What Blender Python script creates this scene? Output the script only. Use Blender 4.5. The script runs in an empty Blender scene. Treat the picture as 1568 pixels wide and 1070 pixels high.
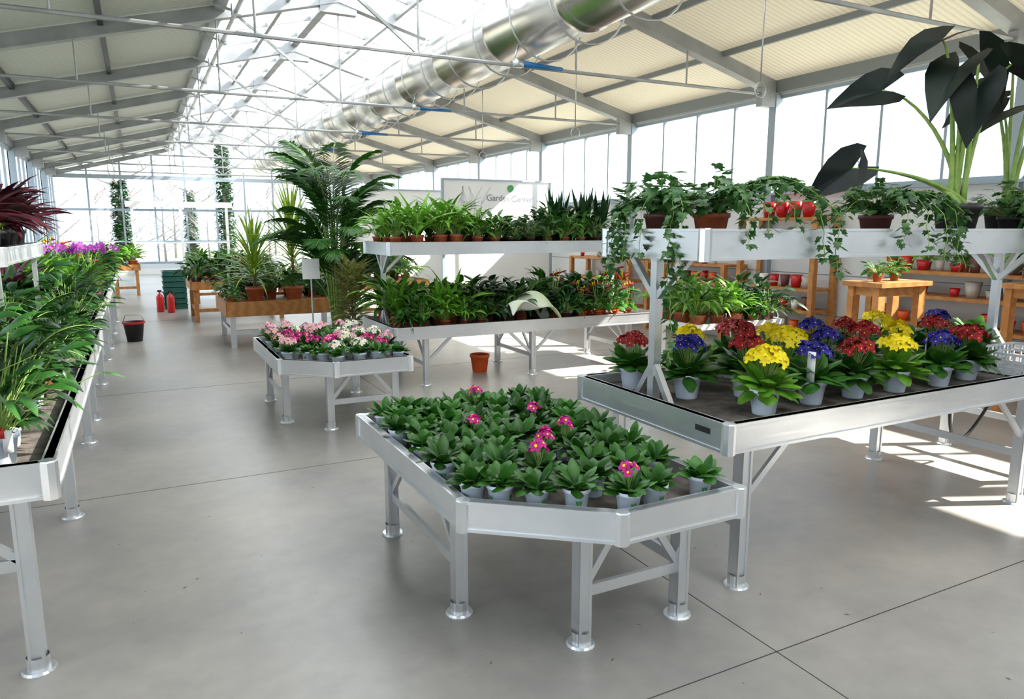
import bpy, math, random
from mathutils import Vector, Matrix, Euler
random.seed(7)
R=random
D=bpy.data; SC=bpy.context.scene
# ------------------------------------------------------------ materials
def mat(name,col,rough=.5,metal=0,col2=None,vs=8,bump=0,bs=60,transl=0,orand=0,emis=0,spec=.5,detail=4):
    m=D.materials.new(name); m.use_nodes=True
    nt=m.node_tree; N=nt.nodes; Lk=nt.links
    p=N['Principled BSDF']; out=N['Material Output']
    p.inputs['Roughness'].default_value=rough; p.inputs['Metallic'].default_value=metal
    p.inputs['Specular IOR Level'].default_value=spec
    p.inputs['Base Color'].default_value=(*col,1)
    tc=N.new('ShaderNodeTexCoord'); csock=None
    if col2:
        n=N.new('ShaderNodeTexNoise'); n.inputs['Scale'].default_value=vs; n.inputs['Detail'].default_value=detail
        Lk.new(tc.outputs['Object'],n.inputs['Vector'])
        r=N.new('ShaderNodeValToRGB'); r.color_ramp.elements[0].position=.35; r.color_ramp.elements[1].position=.65
        r.color_ramp.elements[0].color=(*col,1); r.color_ramp.elements[1].color=(*col2,1)
        Lk.new(n.outputs['Fac'],r.inputs['Fac']); csock=r.outputs['Color']
    if orand:
        oi=N.new('ShaderNodeObjectInfo'); hs=N.new('ShaderNodeHueSaturation')
        mr=N.new('ShaderNodeMapRange'); mr.inputs['To Min'].default_value=1-orand; mr.inputs['To Max'].default_value=1+orand
        Lk.new(oi.outputs['Random'],mr.inputs['Value']); Lk.new(mr.outputs['Result'],hs.inputs['Value'])
        if csock: Lk.new(csock,hs.inputs['Color'])
        else: hs.inputs['Color'].default_value=(*col,1)
        csock=hs.outputs['Color']
    if csock: Lk.new(csock,p.inputs['Base Color'])
    if bump:
        n2=N.new('ShaderNodeTexNoise'); n2.inputs['Scale'].default_value=bs; n2.inputs['Detail'].default_value=3
        Lk.new(tc.outputs['Object'],n2.inputs['Vector'])
        b=N.new('ShaderNodeBump'); b.inputs['Strength'].default_value=bump; b.inputs['Distance'].default_value=.01
        Lk.new(n2.outputs['Fac'],b.inputs['Height']); Lk.new(b.outputs['Normal'],p.inputs['Normal'])
    if transl:
        t=N.new('ShaderNodeBsdfTranslucent'); mx=N.new('ShaderNodeMixShader'); mx.inputs[0].default_value=transl
        if csock: Lk.new(csock,t.inputs['Color'])
        else: t.inputs['Color'].default_value=(*col,1)
        Lk.new(p.outputs[0],mx.inputs[1]); Lk.new(t.outputs[0],mx.inputs[2]); Lk.new(mx.outputs[0],out.inputs['Surface'])
    return m
def leafm(n,c,c2,r=.38,vs=14,tr=.22): return mat(n,c,r,0,c2,vs,transl=tr,orand=.35,spec=.35)
M={}
M['leaf']=leafm('leaf_green',(.018,.085,.01),(.055,.18,.022))
M['leafl']=leafm('leaf_deep_green',(.01,.055,.008),(.035,.13,.018))
M['bright']=leafm('leaf_bright',(.08,.24,.015),(.17,.38,.035))
M['dark']=leafm('leaf_dark',(.006,.034,.008),(.018,.075,.014))
M['yel']=leafm('leaf_yellow',(.26,.34,.03),(.09,.2,.02))
M['purple']=leafm('leaf_purple',(.022,.004,.009),(.07,.01,.018))
M['vari']=leafm('leaf_variegated',(.4,.34,.12),(.02,.08,.02),vs=40)
M['aloc']=mat('leaf_alocasia',(.003,.006,.006),.42,0,(.009,.018,.011),5,transl=.03,spec=.2)
M['ivy']=leafm('leaf_ivy',(.014,.065,.015),(.065,.16,.035),vs=30)
M['palm']=leafm('leaf_palm',(.012,.07,.008),(.04,.14,.014),tr=.15)
M['stem']=mat('plant_stem',(.3,.42,.1),.5,0,(.18,.32,.06),20)
M['brownstem']=mat('trunk_bark',(.1,.06,.03),.8,0,(.2,.14,.08),30)
M['potw']=mat('pot_pale_blue_plastic',(.7,.79,.93),.4,0,(.8,.87,.96),6)
M['potb']=mat('pot_terracotta',(.32,.07,.03),.6,0,(.42,.11,.04),12)
M['poto']=mat('pot_orange',(.75,.11,.015),.5,0,(.65,.08,.01),10)
M['potbr']=mat('pot_brown',(.1,.035,.03),.5,0,(.15,.05,.04),9)
M['potk']=mat('pot_black',(.015,.015,.018),.45,0,(.03,.03,.03),9)
M['potm']=mat('pot_magenta',(.6,.02,.25),.4)
M['soil']=mat('potting_soil',(.03,.018,.01),.95,0,(.08,.05,.03),60,bump=.6,bs=120)
M['fyel']=mat('petal_yellow',(.9,.66,.0),.6,0,(.98,.8,.01),20,transl=.2)
M['fblue']=mat('petal_blue',(.01,.008,.17),.6,0,(.03,.02,.33),20,transl=.12)
M['fred']=mat('petal_red',(.22,.003,.008),.6,0,(.38,.005,.01),20,transl=.12)
M['fmag']=mat('petal_magenta',(.6,.01,.22),.6,0,(.75,.03,.35),20,transl=.2)
M['fpink']=mat('petal_pink',(.8,.3,.46),.6,0,(.92,.55,.65),20,transl=.2)
M['fwhite']=mat('petal_white',(.88,.85,.78),.6,0,(.93,.9,.86),20,transl=.2)
M['forg']=mat('flower_orange_red',(.75,.05,.01),.4,0,(.8,.12,.02),20)
M['forch']=mat('petal_orchid',(.4,.04,.45),.5,0,(.6,.16,.65),20,transl=.2)
M['tag']=mat('plant_label',(.85,.85,.82),.6)
M['tagr']=mat('plant_label_red',(.6,.03,.02),.6)
M['logo']=mat('pot_logo_green',(.06,.3,.08),.5)
M['galv']=mat('galvanised_steel',(.45,.47,.5),.42,.8,(.56,.58,.6),5)
M['beam']=mat('painted_beam',(.28,.29,.3),.5,.3,(.36,.37,.38),3)
M['beamd']=mat('dark_purlin',(.04,.045,.05),.5,.3)
M['joint']=mat('floor_joint',(.05,.05,.05),.8)
M['frame']=mat('window_frame_alu',(.33,.39,.45),.45,.3)
M['gutter']=mat('gutter',(.22,.24,.25),.5,.3)
M['white']=mat('white_board',(.82,.82,.8),.6,0,(.78,.78,.76),2)
M['panelw']=mat('wall_panel_white',(.66,.67,.68),.6,0,(.72,.73,.74),1.5)
M['black']=mat('black_rubber',(.01,.01,.01),.5)
M['blue']=mat('blue_plastic',(.01,.17,.45),.35)
M['red']=mat('red_glaze',(.5,.01,.015),.2)
M['redp']=mat('red_paint',(.6,.015,.015),.35)
M['gcrate']=mat('green_crate_plastic',(.01,.1,.08),.5,0,(.02,.13,.1),5)
M['crate']=mat('grey_crate_plastic',(.55,.57,.59),.5)
M['ceram']=mat('ceramic_grey',(.35,.31,.27),.5,0,(.5,.45,.4),10)
M['cloth']=mat('towel_cloth',(.78,.78,.76),.9,0,(.5,.6,.28),4,bump=.4,bs=80)
M['grass']=mat('outdoor_ground',(.3,.3,.24),.95,0,(.42,.41,.34),.3)
M['brush']=mat('outdoor_bark',(.2,.19,.18),.9,0,(.28,.26,.24),4)
M['mat_']=mat('capillary_mat',(.07,.06,.05),.95,0,(.17,.14,.12),14,bump=.5,bs=90,detail=8)
def alu():
    m=mat('bench_aluminium',(.66,.68,.71),.36,.8,(.76,.78,.8),2.5,bump=.05,bs=30)
    nt=m.node_tree;N=nt.nodes;Lk=nt.links
    n=N.new('ShaderNodeTexNoise');n.inputs['Scale'].default_value=3
    mp=N.new('ShaderNodeMapping');mp.inputs['Scale'].default_value=(1,1,25)
    tc=N.new('ShaderNodeTexCoord');Lk.new(tc.outputs['Object'],mp.inputs[0]);Lk.new(mp.outputs[0],n.inputs['Vector'])
    mr=N.new('ShaderNodeMapRange');mr.inputs['To Min'].default_value=.22;mr.inputs['To Max'].default_value=.46
    Lk.new(n.outputs['Fac'],mr.inputs['Value']);Lk.new(mr.outputs[0],N['Principled BSDF'].inputs['Roughness'])
    return m
M['alu']=alu()
def wood():
    m=mat('orange_pine_wood',(.55,.25,.07),.5)
    nt=m.node_tree;N=nt.nodes;Lk=nt.links
    tc=N.new('ShaderNodeTexCoord');w=N.new('ShaderNodeTexWave');w.inputs['Scale'].default_value=9;w.inputs['Distortion'].default_value=6;w.inputs['Detail'].default_value=3
    mp=N.new('ShaderNodeMapping');mp.inputs['Scale'].default_value=(.25,1,1.5)
    Lk.new(tc.outputs['Object'],mp.inputs[0]);Lk.new(mp.outputs[0],w.inputs['Vector'])
    r=N.new('ShaderNodeValToRGB');r.color_ramp.elements[0].color=(.38,.15,.035,1);r.color_ramp.elements[1].color=(.5,.22,.06,1)
    Lk.new(w.outputs['Fac'],r.inputs[0]);Lk.new(r.outputs[0],N['Principled BSDF'].inputs['Base Color'])
    return m
M['wood']=wood()
def concrete():
    m=mat('polished_concrete',(.4,.38,.36),.4)
    nt=m.node_tree;N=nt.nodes;Lk=nt.links;P=N['Principled BSDF']
    tc=N.new('ShaderNodeTexCoord')
    a=N.new('ShaderNodeTexNoise');a.inputs['Scale'].default_value=.7;a.inputs['Detail'].default_value=7;a.inputs['Roughness'].default_value=.6
    b=N.new('ShaderNodeTexNoise');b.inputs['Scale'].default_value=9;b.inputs['Detail'].default_value=8
    c=N.new('ShaderNodeTexNoise');c.inputs['Scale'].default_value=55;c.inputs['Detail'].default_value=2
    for n in (a,b,c): Lk.new(tc.outputs['Object'],n.inputs['Vector'])
    r=N.new('ShaderNodeValToRGB');r.color_ramp.elements[0].position=.32;r.color_ramp.elements[1].position=.68
    r.color_ramp.elements[0].color=(.24,.228,.215,1);r.color_ramp.elements[1].color=(.42,.385,.345,1)
    Lk.new(a.outputs['Fac'],r.inputs[0])
    mx=N.new('ShaderNodeMixRGB');mx.blend_type='OVERLAY';mx.inputs[0].default_value=.14
    Lk.new(r.outputs[0],mx.inputs[1]);Lk.new(b.outputs['Fac'],mx.inputs[2])
    st=N.new('ShaderNodeValToRGB');st.color_ramp.elements[0].position=.22;st.color_ramp.elements[1].position=.27
    st.color_ramp.elements[0].color=(.3,.28,.25,1);st.color_ramp.elements[1].color=(1,1,1,1)
    Lk.new(c.outputs['Fac'],st.inputs[0])
    m2=N.new('ShaderNodeMixRGB');m2.blend_type='MULTIPLY';m2.inputs[0].default_value=.7
    Lk.new(mx.outputs[0],m2.inputs[1]);Lk.new(st.outputs[0],m2.inputs[2]);Lk.new(m2.outputs[0],P.inputs['Base Color'])
    mr=N.new('ShaderNodeMapRange');mr.inputs['To Min'].default_value=.22;mr.inputs['To Max'].default_value=.44
    Lk.new(a.outputs['Fac'],mr.inputs['Value']);Lk.new(mr.outputs[0],P.inputs['Roughness'])
    return m
M['conc']=concrete()
def ribbed(name,c1,c2,transl,scale=14):
    m=mat(name,c1,.55);nt=m.node_tree;N=nt.nodes;Lk=nt.links;P=N['Principled BSDF']
    tc=N.new('ShaderNodeTexCoord');w=N.new('ShaderNodeTexWave');w.bands_direction='Y';w.inputs['Scale'].default_value=scale/6.283*2
    Lk.new(tc.outputs['Object'],w.inputs['Vector'])
    r=N.new('ShaderNodeValToRGB');r.color_ramp.elements[0].color=(*c2,1);r.color_ramp.elements[1].color=(*c1,1)
    r.color_ramp.elements[0].position=.0;r.color_ramp.elements[1].position=.35
    Lk.new(w.outputs['Fac'],r.inputs[0]);Lk.new(r.outputs[0],P.inputs['Base Color'])
    b=N.new('ShaderNodeBump');b.inputs['Strength'].default_value=.4;b.inputs['Distance'].default_value=.02
    Lk.new(w.outputs['Fac'],b.inputs['Height']);Lk.new(b.outputs[0],P.inputs['Normal'])
    t=N.new('ShaderNodeBsdfTranslucent');Lk.new(r.outputs[0],t.inputs['Color'])
    mx=N.new('ShaderNodeMixShader');mx.inputs[0].default_value=transl
    Lk.new(P.outputs[0],mx.inputs[1]);Lk.new(t.outputs[0],mx.inputs[2]);Lk.new(mx.outputs[0],N['Material Output'].inputs['Surface'])
    return m
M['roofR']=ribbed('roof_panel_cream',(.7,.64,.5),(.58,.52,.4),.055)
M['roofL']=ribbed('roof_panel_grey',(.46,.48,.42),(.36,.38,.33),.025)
def glass(name,frost,tint=(.95,.98,1)):
    m=D.materials.new(name);m.use_nodes=True;nt=m.node_tree;N=nt.nodes;Lk=nt.links
    N.remove(N['Principled BSDF']);out=N['Material Output']
    t=N.new('ShaderNodeBsdfTransparent');t.inputs[0].default_value=(*tint,1)
    g=N.new('ShaderNodeBsdfGlossy');g.inputs['Roughness'].default_value=.05
    d=N.new('ShaderNodeBsdfTranslucent');d.inputs[0].default_value=(.92,.95,.97,1)
    a=N.new('ShaderNodeMixShader');a.inputs[0].default_value=frost
    b=N.new('ShaderNodeMixShader');b.inputs[0].default_value=.04
    Lk.new(t.outputs[0],a.inputs[1]);Lk.new(d.outputs[0],a.inputs[2]);Lk.new(a.outputs[0],b.inputs[1]);Lk.new(g.outputs[0],b.inputs[2]);Lk.new(b.outputs[0],out.inputs['Surface'])
    return m
M['glass']=glass('clear_glazing',.0); M['frost']=glass('frosted_roof_glazing',.55)
M['duct']=mat('duct_galvanised',(.46,.45,.42),.25,.95,(.58,.56,.53),2,bump=.03,bs=4)
# ------------------------------------------------------------ mesh builder
class MB:
    def __init__(s): s.v=[];s.f=[];s.m=[];s.mats=[]
    def mi(s,k):
        if k not in s.mats: s.mats.append(k)
        return s.mats.index(k)
    def add(s,vs,fs,k):
        o=len(s.v);i=s.mi(k)
        s.v.extend([tuple(x) for x in vs]); s.f.extend([tuple(a+o for a in f) for f in fs]); s.m.extend([i]*len(fs))
    def box(s,c,d,k,rot=None):
        x,y,z=d[0]/2,d[1]/2,d[2]/2
        vs=[Vector((a*x,b*y,e*z)) for a in(-1,1) for b in(-1,1) for e in(-1,1)]
        if rot is not None: vs=[rot@v for v in vs]
        c=Vector(c); s.add([v+c for v in vs],[(0,1,3,2),(4,6,7,5),(0,4,5,1),(2,3,7,6),(0,2,6,4),(1,5,7,3)],k)
    def bar(s,a,b,w,h,k):
        a=Vector(a);b=Vector(b);d=(b-a);L=d.length;d.normalize()
        up=Vector((0,0,1)) if abs(d.z)<.95 else Vector((0,1,0))
        sd=d.cross(up).normalized();u=sd.cross(d).normalized()
        rot=Matrix((sd,d,u)).transposed()
        s.box((a+b)/2,(w,L,h),k,rot)
    def tube(s,pts,rad,k,n=8,cap=True):
        pts=[Vector(p) for p in pts]
        if not hasattr(rad,'__len__'): rad=[rad]*len(pts)
        vs=[];fs=[]
        ref=None
        for i,p in enumerate(pts):
            d=(pts[min(i+1,len(pts)-1)]-pts[max(i-1,0)]).normalized()
            if ref is None:
                ref=d.orthogonal().normalized()
            ref=(ref-d*ref.dot(d)); ref=ref.normalized() if ref.length>1e-5 else d.orthogonal().normalized()
            o=d.cross(ref)
            for j in range(n):
                a=2*math.pi*j/n; vs.append(p+(ref*math.cos(a)+o*math.sin(a))*rad[i])
        for i in range(len(pts)-1):
            for j in range(n):
                fs.append((i*n+j,i*n+(j+1)%n,(i+1)*n+(j+1)%n,(i+1)*n+j))
        if cap: fs.append(tuple(range(n-1,-1,-1)));fs.append(tuple((len(pts)-1)*n+j for j in range(n)))
        s.add(vs,fs,k)
    def lathe(s,prof,k,c=(0,0,0),n=20):
        vs=[];fs=[]
        for r,z in prof:
            for j in range(n):
                a=2*math.pi*j/n; vs.append((c[0]+r*math.cos(a),c[1]+r*math.sin(a),c[2]+z))
        for i in range(len(prof)-1):
            for j in range(n): fs.append((i*n+j,i*n+(j+1)%n,(i+1)*n+(j+1)%n,(i+1)*n+j))
        s.add(vs,fs,k)
    def leaf(s,b,az,el,L,W,droop,k,segs=5,prof='oval',fold=.18,roll=0):
        p=Vector(b);vs=[];fs=[]
        ca,sa=math.cos(az),math.sin(az)
        side=Vector((-sa,ca,0))
        for i in range(segs+1):
            t=i/segs;e=el-droop*t
            d=Vector((ca*math.cos(e),sa*math.cos(e),math.sin(e)))
            nrm=d.cross(side)
            sd=side*math.cos(roll)+nrm*math.sin(roll)
            nn=sd.cross(d)
            if prof=='oval': w=math.sin(math.pi*min(1,t**.85))
            elif prof=='spat': w=.16+.84*math.sin(math.pi*min(1,t**1.5)) if t<.9 else .55
            elif prof=='strap': w=min(1,.55+1.5*t,(1-t)*3.2+.02)
            elif prof=='spike': w=1-t*.96
            else: w=math.sin(math.pi*t**.6)
            if t>=.999 and prof!='spat': w=.03
            if t>=.999 and prof=='spat': w=.25
            w=max(w,.05)*W/2
            vs+= [p-sd*w+nn*fold*w*1.2,p,p+sd*w+nn*fold*w*1.2]
            p=p+d*(L/segs)
        for i in range(segs):
            a=i*3; fs+=[(a,a+1,a+4,a+3),(a+1,a+2,a+5,a+4)]
        s.add(vs,fs,k)
    def build(s,name,smooth=True,bevel=0):
        me=D.meshes.new(name); me.from_pydata(s.v,[],s.f); me.update()
        for k in s.mats: me.materials.append(M[k])
        me.polygons.foreach_set('material_index',s.m)
        if smooth: me.polygons.foreach_set('use_smooth',[True]*len(s.f))
        me.update(); return me
def obj(name,me,loc=(0,0,0),rz=0,sc=1,parent=None,rot=None):
    o=D.objects.new(name,me); SC.collection.objects.link(o)
    o.location=loc; o.rotation_euler=rot or (0,0,rz); o.scale=(sc,)*3 if not hasattr(sc,'__len__') else sc
    if parent: o.parent=parent
    return o
def group(name,loc):
    e=D.objects.new(name,None); SC.collection.objects.link(e); e.location=loc; e.empty_display_size=.1
    return e
def put(g,name,me,loc,rz=None,sc=1):
    o=Vector(loc)-g.location
    return obj(name,me,o,R.uniform(0,6.28) if rz is None else rz,sc,g)
# ------------------------------------------------------------ dimensions
XL,XR,YB,YF=-2.4,7.75,-3.6,29.0
XM=(XL+XR)/2; ZE=3.42; ZA=4.74; ZT=3.34
SL=(ZA-ZE)/(XR-XM)
def rz_(x): return ZA-abs(x-XM)*SL
FR=[YB+.0,1.0,4.15,7.25,10.4,13.5,16.6,19.7,22.8,25.9,YF]
b=MB()
b.box(((XL+XR)/2,(YB+YF)/2,-.05),(XR-XL,YF-YB,.1),'conc')
for y in [1.78,4.8,7.85,14,20]: b.box(((XL+XR)/2,y,-.0012),(XR-XL-.3,.005,.004),'joint')
for x in [2.06]: b.box((x,(YB+YF)/2,-.0012),(.005,YF-YB-.3,.004),'joint')
obj('floor',b.build('floor',False))
b=MB(); b.box((0,45,-.2),(160,160,.1),'grass'); obj('outdoor_ground',b.build('outdoor_ground',False))
def sheet(b,x0,x1,y0,y1,k):
    z0,z1=rz_(x0)+.1,rz_(x1)+.1
    b.add([(x0,y0,z0),(x1,y0,z1),(x1,y1,z1),(x0,y1,z0)],[(0,1,2,3)],k)
GX0,GX1=1.15,4.55
b=MB()
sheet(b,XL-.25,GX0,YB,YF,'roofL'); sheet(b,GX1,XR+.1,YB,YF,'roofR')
sheet(b,GX0,XM,YB,YF,'frost'); sheet(b,XM,GX1,YB,YF,'frost')
ceil=obj('ceiling',b.build('ceiling',False))
b=MB()
y=YB
while y<YF:
    b.bar((GX0,y,rz_(GX0)+.07),(XM,y,ZA+.07),.03,.05,'beam'); b.bar((XM,y,ZA+.07),(GX1,y,rz_(GX1)+.07),.03,.05,'beam'); y+=1.033
for x,k,w in [(GX0,'beam',.12),(GX1,'beam',.12),(XM,'beam',.12),(2.0,'beam',.05),(3.5,'beam',.05)]:
    b.bar((x,YB,rz_(x)+.04),(x,YF,rz_(x)+.04),w,.1,k)
for x in [-1.5,-.2]: b.bar((x,YB,rz_(x)+.05),(x,YF,rz_(x)+.05),.06,.1,'beamd')
for x in [5.6,6.7]: b.bar((x,YB,rz_(x)+.06),(x,YF,rz_(x)+.06),.04,.07,'gutter')
for x in (XL+.06,XR-.06): b.bar((x,YB,ZE+.02),(x,YF,ZE+.02),.12,.16,'gutter')
obj('roof_purlins',b.build('roof_purlins',False),parent=ceil)
fb=MB()
for y in FR[1:-1]:
    b=fb
    for sx,xe in ((-1,XL),(1,XR)):
        b.bar((xe,y,ZE-.02),(XM,y,ZA-.02),.09,.16,'beam')
        b.bar((xe,y,ZE-.1),(XM,y,ZA-.1),.14,.015,'beam')
        b.box((xe-sx*.22,y,ZE-.12),(.3,.1,.24),'beam')
        b.box((xe-sx*.06,y,ZE/2),(.12,.12,ZE),'frame')
    b.tube([(XL,y,ZT),(XR,y,ZT)],.02,'beam',6)
    for x in (XL+1.9,XL+3.5,XM,XR-3.2,XR-1.6):
        b.tube([(x,y,ZT-.0),(x,y,rz_(x)-.05)],.012,'beam',6)
    b.bar((XM,y,ZT),(XM-1.3,y,rz_(XM-1.3)-.1),.03,.03,'beam'); b.bar((XM,y,ZT),(XM+1.3,y,rz_(XM+1.3)-.1),.03,.03,'beam')
    b.box((XM,y,ZA-.15),(.5,.12,.2),'beam')
obj('roof_trusses',fb.build('roof_trusses',False),parent=ceil)
b=MB()
b.tube([(1.25,YB+.2,rz_(1.25)-.22),(1.25,YF-.2,rz_(1.25)-.22)],.025,'galv',8)
for i in range(20):
    y=YB+.8+i*1.55
    b.bar((1.25,y,rz_(1.25)-.22),(1.55,y,rz_(1.55)+.03),.03,.04,'galv'); b.box((1.25,y,rz_(1.25)-.2),(.1,.1,.12),'galv')
    b.bar((1.25,y,rz_(1.25)-.22),(1.0,y+.3,rz_(1.0)-.02),.025,.03,'galv')
obj('roof_vent_gear',b.build('roof_vent_gear',False),parent=ceil)
# ------------------------------------------------------------ walls
def sidewall(side,x,zs):
    b=MB(); b.box((x,(YB+YF)/2,zs/2),(.08,YF-YB,zs),'panelw')
    b.box((x-(.05 if x>0 else -.05),(YB+YF)/2,zs+.01),(.16,YF-YB,.03),'frame')
    for z in [zs*k/4 for k in (1,2,3)]: b.box((x-(.042 if x>0 else -.042),(YB+YF)/2,z),(.004,YF-YB,.01),'gutter')
    b.box((x,(YB+YF)/2,ZE+.02),(.08,YF-YB,.2),'panelw')
    obj('wall_'+side,b.build('wall',False))
    global wn
    for a in range(len(FR)-1):
        y0,y1=FR[a],FR[a+1]; b=MB(); n=4 if a else 6
        for i in range(n+1):
            yy=y0+(y1-y0)*i/n
            b.box((x,yy,(zs+ZE)/2),(.05,.035,ZE-zs-.05),'frame')
        b.box((x,(y0+y1)/2,zs+.05),(.06,y1-y0,.05),'frame'); b.box((x,(y0+y1)/2,ZE-.1),(.06,y1-y0,.05),'frame')
        b.add([(x,y0,zs),(x,y1,zs),(x,y1,ZE),(x,y0,ZE)],[(0,1,2,3)],'glass')
        wn+=1; obj('window_%d'%wn,b.build('window',False))
wn=0
sidewall('right',XR,2.05); sidewall('left',XL,.9)
def gable(nm,y,base):
    b=MB(); global wn
    for x in [XL+i*(XR-XL)/10 for i in range(11)]:
        b.bar((x,y,base),(x,y,rz_(x)),.06,.05,'frame')
    for z in (base+.04,2.25,ZE-.05): b.box((XM,y,z),(XR-XL,.07,.08 if z<3 else .14),'frame')
    b.bar((XL,y,1.15),(XR,y,1.15),.04,.04,'frame')
    b.bar((XL,y,ZE),(XM,y,ZA),.1,.14,'beam'); b.bar((XR,y,ZE),(XM,y,ZA),.1,.14,'beam')
    b.add([(XL,y,0),(XR,y,0),(XR,y,ZE),(XM,y,ZA),(XL,y,ZE)],[(0,1,2,3,4)],'glass')
    wn+=1; obj('window_%d'%wn,b.build('window',False))
    b=MB(); b.box((XM,y,base/2),(XR-XL,.1,base),'panelw'); obj('wall_'+nm,b.build('wall_'+nm,False))
gable('far',YF,.35)
b=MB(); b.box((XM,YB-.05,ZE/2),(XR-XL,.1,ZE),'panelw')
b.add([(XL,YB,ZE),(XR,YB,ZE),(XM,YB,ZA+.1)],[(0,1,2)],'panelw'); obj('wall_back',b.build('wall_back',False))
b=MB(); dx0,dx1=-.1,3.0
for x in (dx0,(dx0+dx1)/2,dx1): b.box((x,YF-.12,1.2),(.09,.07,2.4),'white')
b.box(((dx0+dx1)/2,YF-.12,2.45),(dx1-dx0+.4,.12,.2),'white'); b.box(((dx0+dx1)/2,YF-.12,.1),(dx1-dx0,.07,.2),'white'); b.box(((dx0+dx1)/2,YF-.12,1.1),(dx1-dx0,.05,.06),'white')
b.add([(dx0,YF-.1,0),(dx1,YF-.1,0),(dx1,YF-.1,2.4),(dx0,YF-.1,2.4)],[(0,1,2,3)],'glass')
obj('door_1',b.build('door',False))
# ------------------------------------------------------------ duct
b=MB(); dxc,dzc,dr=3.96,3.82,.36
pts=[];rad=[]
y=YB+.5
while y<26:
    pts+= [(dxc,y,dzc),(dxc,y+1.42,dzc),(dxc,y+1.45,dzc),(dxc,y+1.52,dzc)]; rad+=[dr,dr,dr+.018,dr+.018]; y+=1.55
b.tube(pts,rad,'duct',40)
dct=obj('ventilation_duct',b.build('ventilation_duct'))
b=MB()
y=YB+1.3; i=0
while y<25:
    c=[(dxc+(dr+.09)*math.cos(a*math.pi/12),y,dzc-.03+(dr+.1)*math.sin(a*math.pi/12)) for a in range(24)]; c.append(c[0])
    b.tube(c,.011,'galv',6,False)
    b.tube([(dxc,y,dzc+dr+.05),(dxc,y,rz_(dxc)+.05)],.008,'galv',6)
    y+=.78 if i%2==0 else .9; i+=1
obj('hoops',b.build('duct_hoops'),parent=dct)
b=MB()
for y in (4.1,7.2,10.4,13.5,16.6):
    b.tube([(dxc-.15,y-.05,ZT+.0),(dxc+.35,y-.05,ZT-.01)],[.035,.02],'blue',8); b.box((dxc-.2,y-.05,ZT),(.1,.07,.08),'galv')
    b.tube([(dxc-.25,y-.05,ZT+.03),(dxc-.2,y-.05,dzc-.3)],.01,'galv',6)
obj('nozzles',b.build('duct_nozzles'),parent=dct)
b=MB()
for (x,y) in [(5.3,5.2),(5.4,8.6),(5.6,12)]:
    b.tube([(x,y,rz_(x)+.05),(x,y,2.95)],.008,'galv',6)
    b.tube([(x+.07*math.cos(a*.52),y,2.88+.07*math.sin(a*.52)) for a in range(13)],.007,'galv',6,False)
obj('hanging_hooks',b.build('hanging_hooks'),parent=ceil)
# ------------------------------------------------------------ benches
TD=.055
def rail(b,a,c,zt,h,t=.028,k='alu'):
    b.bar((a[0],a[1],zt-h/2),(c[0],c[1],zt-h/2),t,h,k)
    b.bar((a[0],a[1],zt-.006),(c[0],c[1],zt-.006),t+.014,.012,k)
    b.bar((a[0],a[1],zt-h+.006),(c[0],c[1],zt-h+.006),t+.014,.012,k)
def tray(b,poly,zt,h,k='alu'):
    n=len(poly)
    for i in range(n):
        a=poly[i];c=poly[(i+1)%n]; rail(b,a,c,zt,h)
    for p in poly: b.lathe([(0,zt+.002),(.027,zt+.002),(.03,zt-.003),(.03,zt-h-.004),(0,zt-h-.006)],k,(p[0],p[1],0),8)
    for z,kk in ((zt-TD,'mat_'),(zt-h+.02,'alu')):
        b.add([(p[0],p[1],z) for p in poly],[tuple(range(n))],kk)
def leg(b,x,y,zt,k='alu'):
    w=.055
    b.box((x,y,zt/2),(w,w,zt),k)
    for s in (-1,1): b.box((x+s*(w/2-.006),y-w/2-.002,zt/2),(.012,.006,zt-.02),k)
    b.lathe([(0,.014),(.052,.012),(.058,.004),(.058,0)],k,(x,y,0),20)
    b.lathe([(.038,.06),(.038,.01)],k,(x,y,0),12)
def brace(b,p,q,zt,zr=.22,k='alu'):
    p=Vector((*p,0));q=Vector((*q,0));d=(q-p).normalized()
    b.bar(p+Vector((0,0,zr)),q+Vector((0,0,zr)),.02,.045,k)
    L=(q-p).length; s=min(.28,L*.4)
    b.bar(p+Vector((0,0,zr)),p+d*s+Vector((0,0,zt)),.018,.03,k); b.bar(q+Vector((0,0,zr)),q-d*s+Vector((0,0,zt)),.018,.03,k)
def knee(b,p,d,zt,k='alu'):
    p=Vector((*p,0));d=Vector((*d,0))
    b.bar(p+Vector((0,0,zt-.28)),p+d*.3+Vector((0,0,zt)),.018,.03,k)
def shelf(b,x0,x1,y0,y1,zt,h,zb,posts):
    tray(b,[(x0,y0),(x1,y0),(x1,y1),(x0,y1)],zt,h)
    ym=(y0+y1)/2; zu=zt-h
    for x in posts:
        b.box((x,ym,(zb+zu)/2),(.045,.045,zu-zb),'alu')
        for s in (-1,1):
            b.bar((x,ym,zu-.2),(x,ym+s*.2,zu+.005),.03,.03,'alu'); b.bar((x,ym,zb+.2),(x,ym+s*.13,zb+.01),.03,.03,'alu')
            if x+s*.22>x0 and x+s*.22<x1: b.bar((x,ym,zu-.2),(x+s*.22,ym,zu+.005),.03,.03,'alu')
def mk(b,name): return obj(name,b.build(name,False))
N_='metal_plant_bench'
b=MB(); Z1=.6; P1=[(1.01,2.36),(1.47,1.99),(2.03,1.99),(2.03,3.76),(1.01,3.76)]
tray(b,P1,Z1,.12)
for x,y in [(1.09,3.5),(1.09,2.6),(1.42,2.17),(1.9,2.17),(1.93,3.5)]: leg(b,x,y,Z1-.1)
brace(b,(1.09,2.6),(1.09,3.5),.5); brace(b,(1.42,2.17),(1.9,2.17),.5); b.bar((1.93,2.2,.22),(1.93,3.5,.22),.02,.045,'alu')
mk(b,N_)
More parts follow.
